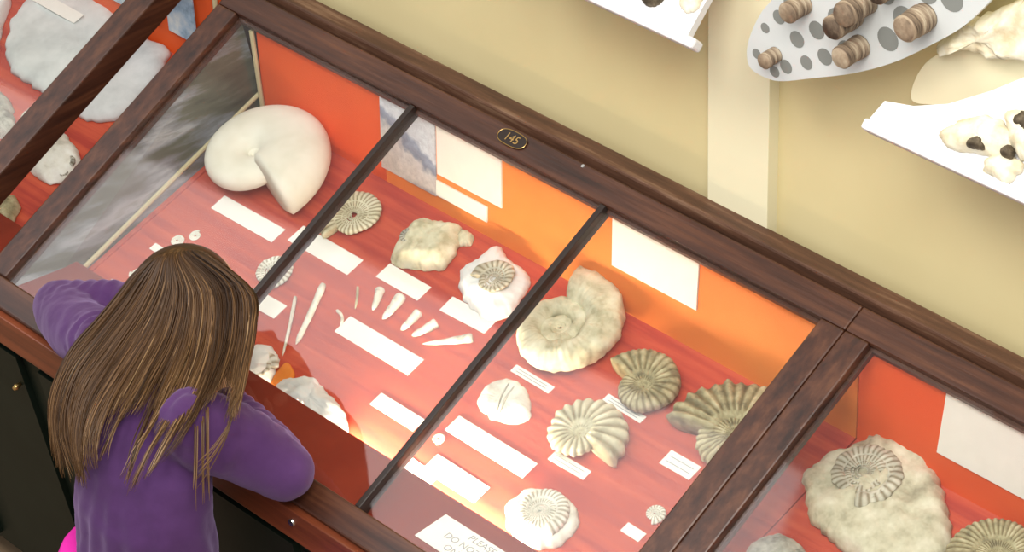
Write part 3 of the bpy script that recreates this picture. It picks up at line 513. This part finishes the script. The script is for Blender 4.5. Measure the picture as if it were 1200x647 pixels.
for (cx, cy, cz, r, ang, lb, sd) in ((1.624, 0.036, 0.022, 0.013, 0.6, None, 44), (1.680, 0.088, 0.030, 0.021, 0.2, None, 45), (1.672, 0.042, 0.020, 0.011, 0.9, None, 46)):
    pp = [(cx + r * (1 + 0.3 * fbm((math.cos(t_), math.sin(t_), 0), 1.3, sd)) * math.cos(t_), cy + 0.7 * r * (1 + 0.3 * fbm((math.cos(t_), math.sin(t_), 4), 1.3, sd)) * math.sin(t_)) for t_ in [k * pi / 5 for k in range(10)]]
    lb = {44: 'small black brown crust on the pointed ivory bone', 45: 'largest dark brown crust on the bone at the far right', 46: 'dark brown splinter between the bones on the right shelf'}[sd]
    o, c = lump(pp, SHM, 0.016, sd, M_['darkrock'], 'dark_crust', lb, 0.003, 2.4, 'rock'); o.matrix_world = SHM @ Matrix.Translation((c[0], c[1], cz - 0.006))
lump([(1.010, 0.026), (1.022, 0.044), (1.042, 0.046), (1.046, 0.030), (1.027, 0.018)], SHM, 0.018, 47, M_['darkrock'], 'dark_pebble', 'small black pebble at the top edge on the centre wall shelf', 0.002, 2.4, 'rock')
lump([(1.066, 0.050), (1.076, 0.075), (1.100, 0.078), (1.108, 0.050), (1.090, 0.035)], SHM, 0.014, 48, M_['bone'], 'fossil_bone', 'small cream fragment near the right end of the centre wall shelf', 0.003, 2.4)

# grey teardrop board with holes, standing in front of the wall
BY = 0.56
K_ = 0.9
def atY(y):          # the board's outline was measured at y = 0.55
    return None
outl = [(1.193, 0.659), (1.185, 0.682), (1.192, 0.716), (1.211, 0.759), (1.231, 0.788), (1.262, 0.834), (1.33, 0.915), (1.43, 1.0), (1.56, 1.07), (1.66, 1.09), (1.70, 1.05),
        (1.650, 1.000), (1.601, 0.929), (1.563, 0.878), (1.523, 0.838), (1.453, 0.777), (1.380, 0.728), (1.304, 0.688), (1.255, 0.663), (1.226, 0.655)]
sp_ = spline(outl, 90)
bc = Vector((1.40, 0.55, 0.85))
v, f = prism([(p.x - bc.x, p.y - bc.z) for p in sp_], 0.0, 0.010)
brd = empty('perforated_board', Matrix.Translation((bc.x, bc.y, bc.z + Z0)))
tag(brd, 'grey teardrop shaped board with rows of oval holes, across the cream pilaster', 'display board')
MB().add([(p[0], p[2], p[1]) for p in v], f).build('board', M_['board'], brd)
HO = [(1.204, 0.688, .008), (1.219, 0.737, .008), (1.244, 0.765, .011), (1.259, 0.689, .011), (1.278, 0.742, .013), (1.296, 0.711, .011), (1.313, 0.771, .014), (1.329, 0.734, .013), (1.264, 0.797, .012),
      (1.349, 0.803, .017), (1.367, 0.759, .016), (1.438, 0.807, .018), (1.464, 0.849, .019), (1.238, 0.672, .009), (1.540, 0.910, .019), (1.499, 0.905, .018), (1.43, 0.875, .016), (1.33, 0.85, .014), (1.40, 0.93, .016), (1.49, 0.97, .018)]
for x, z, r in HO:
    MB().tube([(x - bc.x, -0.0006, z - bc.z), (x - bc.x, 0.0004, z - bc.z)], r, 24).build('hole', M_['hole'], brd)
MB().box(0.02, 0.07, 0.010, 0.085, -0.02, 0.03, 0.002).build('mounting_block', M_['board'], brd)
CO = [(1.240, 0.702, .013, .022, 'smallest brown core, knobbly, at the tip of the grey board'), (1.289, 0.805, .017, .03, 'brown core at the top edge of the photo near the tip of the grey board'),
      (1.379, 0.822, .019, .040, 'brown core with pale rings in the middle of the upper row of the grey board'), (1.392, 0.778, .018, .036, 'dark brown core alone in the lower row of the grey board'),
      (1.400, 0.852, .020, .042, 'pale streaked core upper right of the ringed one on the grey board'), (1.500, 0.868, .021, .038, 'large round brown core toward the right of the grey board'), (1.452, 0.905, .018, .040, 'brown core at the top edge right of the pale streaked core')]
for q, (x, z, r, ln, lb) in enumerate(CO):
    ln *= 1.25
    P = [(0, -0.0008 - ln * t, 0) for t in (0, .06, .2, .4, .6, .8, .93, 1.0)]
    rr = [r * (1 + 0.10 * fbm((t * 3, q, 0), 1.5, q)) * 0.92 for t in range(6)] + [r * 0.93, r * 0.80]
    o = MB().tube(P, rr, 28).build('rock_core', M_['core'], None, True, Matrix.Translation((x, 0.55, z + Z0)))
    tag(o, lb, 'fossil', 'brown cores held in the grey board')
# cream fossil block at the right edge on its pale wall block
mt = [(1.470, 0.716), (1.500, 0.793), (1.590, 0.846), (1.72, 0.885), (1.72, 0.80), (1.60, 0.760), (1.525, 0.728)]
c = (1.58, 0.79); sp_ = spline(mt, 50); v, f = prism([(p.x - c[0] - 0.028, p.y - c[1] - 0.028) for p in sp_], 0, 0.060)
o = MB().add([(p[0], p[2], p[1]) for p in v], f).build('wall_block', M_['pilaster'], None, False, Matrix.Translation((c[0], 0.603, c[1] + Z0)))
tag(o, 'pale cream block on the wall under the ivory fossil at the right edge', 'wall block')
WM = frame((-0.030, 0.602, Z0 - 0.030), (1, 0, 0), (0, 0, 1), (0, -1, 0))
lump([(1.522, 0.812), (1.520, 0.832), (1.545, 0.860), (1.560, 0.884), (1.596, 0.908), (1.647, 0.948), (1.70, 0.985), (1.72, 0.892), (1.655, 0.862), (1.6, 0.845), (1.558, 0.838)], WM, 0.034, 49, M_['bone'], 'fossil_block', 'ragged cream fossil mounted at the upper right edge of the wall', 0.012, 2.6)

# ---------------------------------------------------------------- the girl
def Vv(*p): return Vector(p)
girl = empty('person', Matrix.Translation((0.60, -0.20, 0)))
tag(girl, 'girl with long brown hair in a purple top, leaning both arms on the case front', 'person')
GI = Matrix.Translation((-0.60, 0.20, Z0))          # from case-based coordinates to the girl's own
def cone(mb, a, b_, ra, rb, n=20, sq=1.0):
    a = Vector(a); b_ = Vector(b_); P = []; Q = []
    d = (b_ - a); L_ = d.length; u = d / L_
    for i in range(5):
        t = math.sin(pi / 2 * i / 5); P.append(a - u * ra * math.cos(pi / 2 * i / 5)); Q.append(max(ra * t, 1e-4))
    for i in range(7): P.append(a + d * i / 6); Q.append(ra + (rb - ra) * i / 6)
    for i in range(1, 6): P.append(b_ + u * rb * math.sin(pi / 2 * i / 5)); Q.append(max(rb * math.cos(pi / 2 * i / 5), 1e-4))
    mb.tube(P, Q, n)
def ellip(mb, c, r, rot=None, n=24):
    bm = bmesh.new(); bmesh.ops.create_uvsphere(bm, u_segments=n, v_segments=n // 2, radius=1)
    M = Matrix.Translation(c) @ (rot or Matrix.Identity(4)) @ Matrix.Diagonal((*r, 1)); bm.transform(M); bm.verts.index_update()
    mb.add([v.co.copy() for v in bm.verts], [[v.index for v in f.verts] for f in bm.faces]); bm.free()
def loft(mb, secs, n=36):
    vs_ = []; fs = []
    for (c, rx, ry) in secs:
        for k in range(n):
            th = 2 * pi * k / n; vs_.append(Vector((c[0] + rx * math.cos(th), c[1] + ry * math.sin(th), c[2])))
    for i in range(len(secs) - 1):
        for k in range(n): fs.append([i * n + k, i * n + (k + 1) % n, (i + 1) * n + (k + 1) % n, (i + 1) * n + k])
    fs.append(list(range(n))[::-1]); fs.append([(len(secs) - 1) * n + k for k in range(n)]); mb.add(vs_, fs)
def fuse(mb, name, mat, parent, vox, smooth=6, disp=None):
    o = mesh(name, [GI @ p for p in mb.v], mb.f, mat, parent, True)
    md = o.modifiers.new('r', 'REMESH'); md.mode = 'VOXEL'; md.voxel_size = vox
    sm = o.modifiers.new('s', 'SMOOTH'); sm.iterations = smooth; sm.factor = 0.5
    dg = bpy.context.evaluated_depsgraph_get(); me = bpy.data.meshes.new_from_object(o.evaluated_get(dg)); o.modifiers.clear()
    if disp:
        nrm = [v.normal.copy() for v in me.vertices]; inv = GI.inverted()
        for v, nn in zip(me.vertices, nrm): v.co += nn * disp(inv @ v.co)
    me.materials.clear(); me.materials.append(mat)
    for p in me.polygons: p.use_smooth = True
    o.data = me; return o
M_['skin'] = plain('skin', (0.72, 0.44, 0.33), 0.5)
m, nt, b = new_mat('purple_knit'); v = coords(nt); f_ = noise_n(nt, v, 9, 4)
nt.links.new(ramp(nt, f_, [(0.3, (0.062, 0.022, 0.092)), (0.7, (0.090, 0.036, 0.138))]), b.inputs['Base Color'])
b.inputs['Roughness'].default_value = 0.85; b.inputs['Sheen Weight'].default_value = 0.35; b.inputs['Sheen Tint'].default_value = (0.7, 0.55, 0.95, 1); b.inputs['Specular IOR Level'].default_value = 0.15
bump(nt, b, noise_n(nt, v, 220, 3), 0.25, 0.001); M_['purple'] = m
M_['pink'] = plain('pink_cloth', (0.80, 0.02, 0.42), 0.8)
SHR = (0.672, -0.122, 0.118); SHL = (0.425, -0.095, 0.125); ELR = (0.778, -0.050, 0.046); ELL = (0.188, -0.022, 0.042)
HC = Vector((0.47, 0.03, 0.165))
WRR = (0.600, -0.012, 0.060); WRL = (0.345, 0.055, 0.082)
body = MB()
ellip(body, HC + Vv(0, 0.004, 0.005), (0.070, 0.088, 0.086), Matrix.Rotation(D(-35), 4, 'X'))
ellip(body, HC + Vv(0, 0.050, -0.040), (0.052, 0.050, 0.052), Matrix.Rotation(D(-35), 4, 'X'))     # jaw and face
ellip(body, HC + Vv(0, 0.096, -0.030), (0.009, 0.012, 0.013))                                     # nose
for sx_ in (-1, 1): ellip(body, HC + Vv(0.071 * sx_, 0.012, -0.022), (0.007, 0.016, 0.022)); ellip(body, HC + Vv(0.022 * sx_, 0.084, -0.050), (0.012, 0.009, 0.006))
cone(body, HC + Vv(0.01, -0.02, -0.03), (0.53, -0.085, 0.12), 0.036, 0.040)
loft(body, [((.59, -.2, -.30), .11, .085), ((.60, -.2, -.2), .105, .08), ((.59, -.18, -.05), .10, .075), ((.565, -.14, .06), .105, .07), ((.545, -.11, .13), .07, .055)])
for s_, e_, w_ in ((SHR, ELR, WRR), (SHL, ELL, WRL)):
    cone(body, s_, e_, 0.036, 0.029); cone(body, e_, w_, 0.029, 0.020)
for sx_ in (-1, 1):
    hp = (0.595 + 0.058 * sx_, -0.20, -0.30); kn = (0.595 + 0.062 * sx_, -0.19, -0.56); an = (0.595 + 0.065 * sx_, -0.22, -0.815)
    cone(body, hp, kn, 0.064, 0.042); cone(body, kn, an, 0.044, 0.026)
# hands folded on the glass: palm, four fingers and a thumb each
for sg_, wr in ((1, Vector(WRR)), (-1, Vector(WRL))):
    dr = Vv(-sg_ * 0.86, 0.50, 0.10).normalized(); sd = Vv(sg_ * 0.5, 0.86, 0.22).normalized(); upn = Vv(0, -0.44, 0.9)
    pc = wr + dr * 0.038
    cone(body, wr, pc + dr * 0.012, 0.018, 0.019)
    for q in range(-1, 2): cone(body, wr + sd * 0.009 * q, pc + dr * 0.014 + sd * 0.011 * q, 0.012, 0.0105)
    for q, ln in enumerate((0.036, 0.043, 0.040, 0.031)):
        o0 = pc + dr * 0.020 + sd * (0.0165 - 0.0115 * q); o1 = o0 + dr * ln * 0.45 + upn * 0.004; o2 = o1 + dr * ln * 0.33 - upn * 0.005; o3 = o2 + dr * ln * 0.2 - upn * 0.008
        cone(body, o0, o1, 0.0062, 0.0058, 10); cone(body, o1, o2, 0.0058, 0.0052, 10); cone(body, o2, o3, 0.0052, 0.0045, 10)
    t0_ = wr + dr * 0.022 + sd * 0.016; t1_ = t0_ + sd * 0.020 + dr * 0.016; t2_ = t1_ + dr * 0.020
    cone(body, t0_, t1_, 0.0085, 0.0070, 10); cone(body, t1_, t2_, 0.0070, 0.0055, 10)
bo = fuse(body, 'body', M_['skin'], girl, 0.0042, 4)
for sx_ in (-1, 1):
    e = MB(); ellip(e, HC + Vv(0.026 * sx_, 0.090, -0.006), (0.010, 0.006, 0.008), None, 16); mesh('eye', [GI @ p for p in e.v], e.f, plain('eye_brown', (0.08, 0.05, 0.03), 0.2), bo, True)
shoes = {}
for sx_ in (-1, 1):
    e = MB(); ellip(e, (0.595 + 0.068 * sx_, -0.185, -0.845), (0.036, 0.085, 0.034), None, 20)
    e.v = [Vector((p.x, p.y, max(p.z, -0.878))) for p in e.v]; mesh('shoe', [GI @ p for p in e.v], e.f, M_['pink'], girl, True)
# purple top
top = MB()
loft(top, [((.610, -.205, -.205), .138, .105), ((.610, -.205, -.13), .128, .098), ((.603, -.195, -.03), .124, .094), ((.583, -.165, .05), .128, .088), ((.560, -.135, .11), .120, .075), ((.545, -.110, .150), .075, .060), ((.53, -.095, .168), .045, .043)])
cone(top, (0.615, -0.125, 0.105), SHR, 0.052, 0.056); cone(top, (0.47, -0.11, 0.110), SHL, 0.05, 0.052)
cone(top, SHR, (0.725, -0.087, 0.09), 0.058, 0.060); cone(top, (0.682, -0.132, 0.122), (0.712, -0.110, 0.105), 0.063, 0.060); cone(top, (0.725, -0.087, 0.09), ELR, 0.060, 0.050)
cone(top, ELR, (0.70, -0.030, 0.052), 0.050, 0.042); cone(top, (0.70, -0.030, 0.052), (0.612, -0.014, 0.060), 0.042, 0.031)
cone(top, SHL, (0.29, -0.06, 0.075), 0.052, 0.053); cone(top, (0.29, -0.06, 0.075), ELL, 0.053, 0.048)
cone(top, ELL, (0.27, 0.025, 0.070), 0.047, 0.040); cone(top, (0.27, 0.025, 0.070), (0.338, 0.052, 0.082), 0.040, 0.031)
def folds(p):
    d = 0.0035 * fbm(p, 9, 3) + 0.0015 * fbm(p, 26, 4)
    for e_, w_ in ((ELL, (0.338, 0.052, 0.082)), (ELR, (0.612, -0.014, 0.060))):      # gathered rings along the forearms
        a_ = Vector(e_); u = Vector(w_) - a_; t = (p - a_).dot(u) / u.length_squared; r_ = (p - a_ - u * t).length
        if -0.1 < t < 1.1 and r_ < 0.075:
            d += 0.0035 * math.sin(t * 44 + 5 * fbm(p, 8, 6)) * max(0, min(1, (t + 0.1) * 4)) * max(0, 1 - r_ / 0.085)
    zz = (p.z + 0.02)
    if p.z < 0.05 and (p - Vv(.6, -.2, p.z)).length < 0.2:
        d += 0.004 * math.sin(14 * math.atan2(p.y + .2, p.x - .6) + 10 * zz) * min(1, max(0, (0.05 - p.z) * 6))
    # creases running from the armhole
    for c_ in (SHR, SHL):
        r_ = (p - Vector(c_)).length
        if r_ < 0.13: d += 0.0045 * math.sin(r_ * 130 + 6 * fbm(p, 12, 8)) * (1 - r_ / 0.13)
    return d
fuse(top, 'purple_top', M_['purple'], girl, 0.0055, 6, folds)
sk = MB(); loft(sk, [((.575, -.215, -.15), .13, .098), ((.572, -.215, -.20), .150, .115), ((.58, -.215, -.30), .165, .13), ((.59, -.21, -.44), .185, .15)])
fuse(sk, 'pink_skirt', M_['pink'], girl, 0.007, 4)
# hair: a combed under-layer and several hundred tapering locks laid along guide strands
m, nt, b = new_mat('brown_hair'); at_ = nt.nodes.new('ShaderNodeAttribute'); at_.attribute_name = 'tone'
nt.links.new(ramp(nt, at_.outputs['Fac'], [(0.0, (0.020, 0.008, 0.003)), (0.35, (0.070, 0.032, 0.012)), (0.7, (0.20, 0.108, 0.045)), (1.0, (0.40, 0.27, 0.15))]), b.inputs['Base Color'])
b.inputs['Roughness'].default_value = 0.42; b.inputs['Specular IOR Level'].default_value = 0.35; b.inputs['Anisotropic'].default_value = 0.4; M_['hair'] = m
NG = len(GUIDES)
def cat(p0, p1, p2, p3, u): return 0.5 * ((2 * p1) + (-p0 + p2) * u + (2 * p0 - 5 * p1 + 4 * p2 - p3) * u * u + (-p0 + 3 * p1 - 3 * p2 + p3) * u ** 3)
GV = [[HC + Vv(0.004 * (i - 4.5), 0.022, 0.0935)] + [Vector(p) for p in g] for i, g in enumerate(GUIDES)]
def along(g, t):
    t = t * (len(g) - 1); k = min(int(t), len(g) - 2); u = t - k; i = lambda j: g[max(0, min(len(g) - 1, j))]
    return cat(i(k - 1), i(k), i(k + 1), i(k + 2), u)
def strand(a, t):
    a = max(0, min(NG - 1.0001, a)); k = int(a); u = a - k; P = [along(GV[max(0, min(NG - 1, k + j))], t) for j in (-1, 0, 1, 2)]
    return cat(*P, u)
TW = -FW
ENDS = [(-1, .98), (0, .99), (1.9, .97), (2.5, .84), (3.1, .62), (4.0, .56), (5.0, .56), (5.5, .66), (6.1, .66), (6.6, .57), (7.4, .58), (8.3, .66), (8.8, .76), (10, .78)]
def hair_end(a):
    for (a0, e0), (a1, e1) in zip(ENDS, ENDS[1:]):
        if a <= a1: return e0 + (e1 - e0) * (a - a0) / (a1 - a0)
    return 0.78
hair_v, hair_f, tone = [], [], []
def add_lock(P, Rr, tn, n=6, tip=0.3):
    mb = MB(); mb.tube(P, Rr, n, True, 0.55, TW); n0 = len(hair_v)
    hair_v.extend([GI @ p for p in mb.v]); hair_f.extend([[i + n0 for i in q] for q in mb.f])
    for i in range(len(P)):
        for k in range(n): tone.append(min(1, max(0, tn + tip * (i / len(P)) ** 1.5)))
# under-layer surface with body
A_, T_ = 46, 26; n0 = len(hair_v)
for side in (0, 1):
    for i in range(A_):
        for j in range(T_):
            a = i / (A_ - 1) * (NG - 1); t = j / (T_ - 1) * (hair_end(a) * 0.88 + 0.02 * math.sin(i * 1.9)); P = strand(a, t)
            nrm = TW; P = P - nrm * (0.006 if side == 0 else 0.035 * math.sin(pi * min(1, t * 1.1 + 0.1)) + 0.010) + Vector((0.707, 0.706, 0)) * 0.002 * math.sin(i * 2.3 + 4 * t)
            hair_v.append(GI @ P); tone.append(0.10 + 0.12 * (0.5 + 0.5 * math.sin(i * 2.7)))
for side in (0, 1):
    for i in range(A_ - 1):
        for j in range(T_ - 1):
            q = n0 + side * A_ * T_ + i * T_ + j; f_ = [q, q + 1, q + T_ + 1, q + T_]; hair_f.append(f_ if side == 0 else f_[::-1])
# cap over the skull
bm = bmesh.new(); bmesh.ops.create_uvsphere(bm, u_segments=40, v_segments=24, radius=1)
bm.transform(GI @ Matrix.Translation(HC + Vv(0, -0.010, 0.006)) @ Matrix.Rotation(D(-35), 4, 'X') @ Matrix.Diagonal((0.084, 0.092, 0.097, 1))); bm.verts.index_update(); n0 = len(hair_v)
for v in bm.verts: hair_v.append(v.co.copy()); tone.append(0.12)
for f in bm.faces: hair_f.append([v.index + n0 for v in f.verts])
bm.free()
for q in range(1700):
    a0_ = R.uniform(-0.15, NG - 0.85); cl = noise.noise(Vector((a0_ * 3.1, 7.7, 0.5))) + 0.5 * noise.noise(Vector((a0_ * 9.0, 1.7, 0.5)))
    mid_ = min(1.0, max(0.0, 1.9 * (1 - abs(a0_ - 7.0) / 2.4)))                                  # locks over the back part and show the top between them
    a1_ = a0_ + R.gauss(0, 0.16) + 0.35 * noise.noise(Vector((a0_ * 5.0, 2.2, 9.1)))
    ln = hair_end(a0_) * (1.02 + 0.07 * cl + R.uniform(-0.06, 0.06))
    if R.random() < 0.22: ln *= R.uniform(0.6, 0.9)
    if a0_ > 2.2 and R.random() < 0.16:                                          # long locks gathered into a few tails
        kc = min((2.7, 3.4, 4.6, 5.4, 5.9, 6.4, 8.6), key=lambda k_: abs(k_ - a0_))
        if abs(kc - a0_) < 0.6: a1_ = kc + R.gauss(0, 0.07); ln = {2.7: 1.0, 3.4: .9, 4.6: 1.02, 5.4: 1.06, 5.9: 1.0, 6.4: .92, 8.6: .86}[kc] * R.uniform(0.86, 1.0)
    ln = min(ln, 1.09)
    t0_ = R.uniform(0, 0.10) if R.random() > 0.25 else R.uniform(0.10, 0.35)
    off = R.uniform(-0.003, 0.006) + 0.006 * cl; ph = R.uniform(0, 6.28); am = R.uniform(0.001, 0.004); P = []; Rr = []; r0 = R.choice((0.0007, 0.0010, 0.0013, 0.0018))
    nn = 19
    for i in range(nn + 1):
        u = i / nn; t = t0_ + (ln - t0_) * u
        p = strand(a0_ + (a1_ - a0_) * u, min(t, 1.0))
        if t > 1: p = p + (strand(a0_, 1.0) - strand(a0_, 0.93)) * (t - 1) / 0.07
        wv = am * u * math.sin(ph + 7 * u) + 0.008 * u * u * math.sin(3 * t + a0_ * 4)
        p = p + TW * (off * min(1, 3 * u + 0.2) + 0.003 * u * math.sin(ph)) + Vector((0.707, 0.706, 0)) * wv + Vv(0, 0, 1) * wv * 0.4
        P.append(p); Rr.append(max(0.0003, r0 * (min(1, u * 6 + 0.35)) * (1 - u ** 3 * 0.85)))
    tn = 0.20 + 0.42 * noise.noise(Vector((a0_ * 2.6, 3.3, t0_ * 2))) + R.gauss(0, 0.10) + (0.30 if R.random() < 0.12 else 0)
    add_lock(P, Rr, tn - 0.03, n=5, tip=0.28)
# loose wisps hanging over the right sleeve
for q in range(22):
    k_ = R.choice((6.9, 8.4)); a = k_ + R.gauss(0, 0.10); p0 = strand(a, R.uniform(0.62, 0.75)); sw = 0.04 * math.sin(k_ * 5)
    mid = p0 + Vv(0.01, -0.01, -0.05) + TW * 0.035; end = p0 + Vv(0.02 + sw, -0.03 + sw, -0.115 + R.uniform(-.02, .03)) + TW * 0.045
    P = [p0 * (1 - u) ** 2 + mid * 2 * u * (1 - u) + end * u * u for u in [i / 12 for i in range(13)]]
    add_lock(P, [0.0014 * (1 - (i / 12) ** 2 * 0.8) for i in range(13)], R.uniform(0.2, 0.5))
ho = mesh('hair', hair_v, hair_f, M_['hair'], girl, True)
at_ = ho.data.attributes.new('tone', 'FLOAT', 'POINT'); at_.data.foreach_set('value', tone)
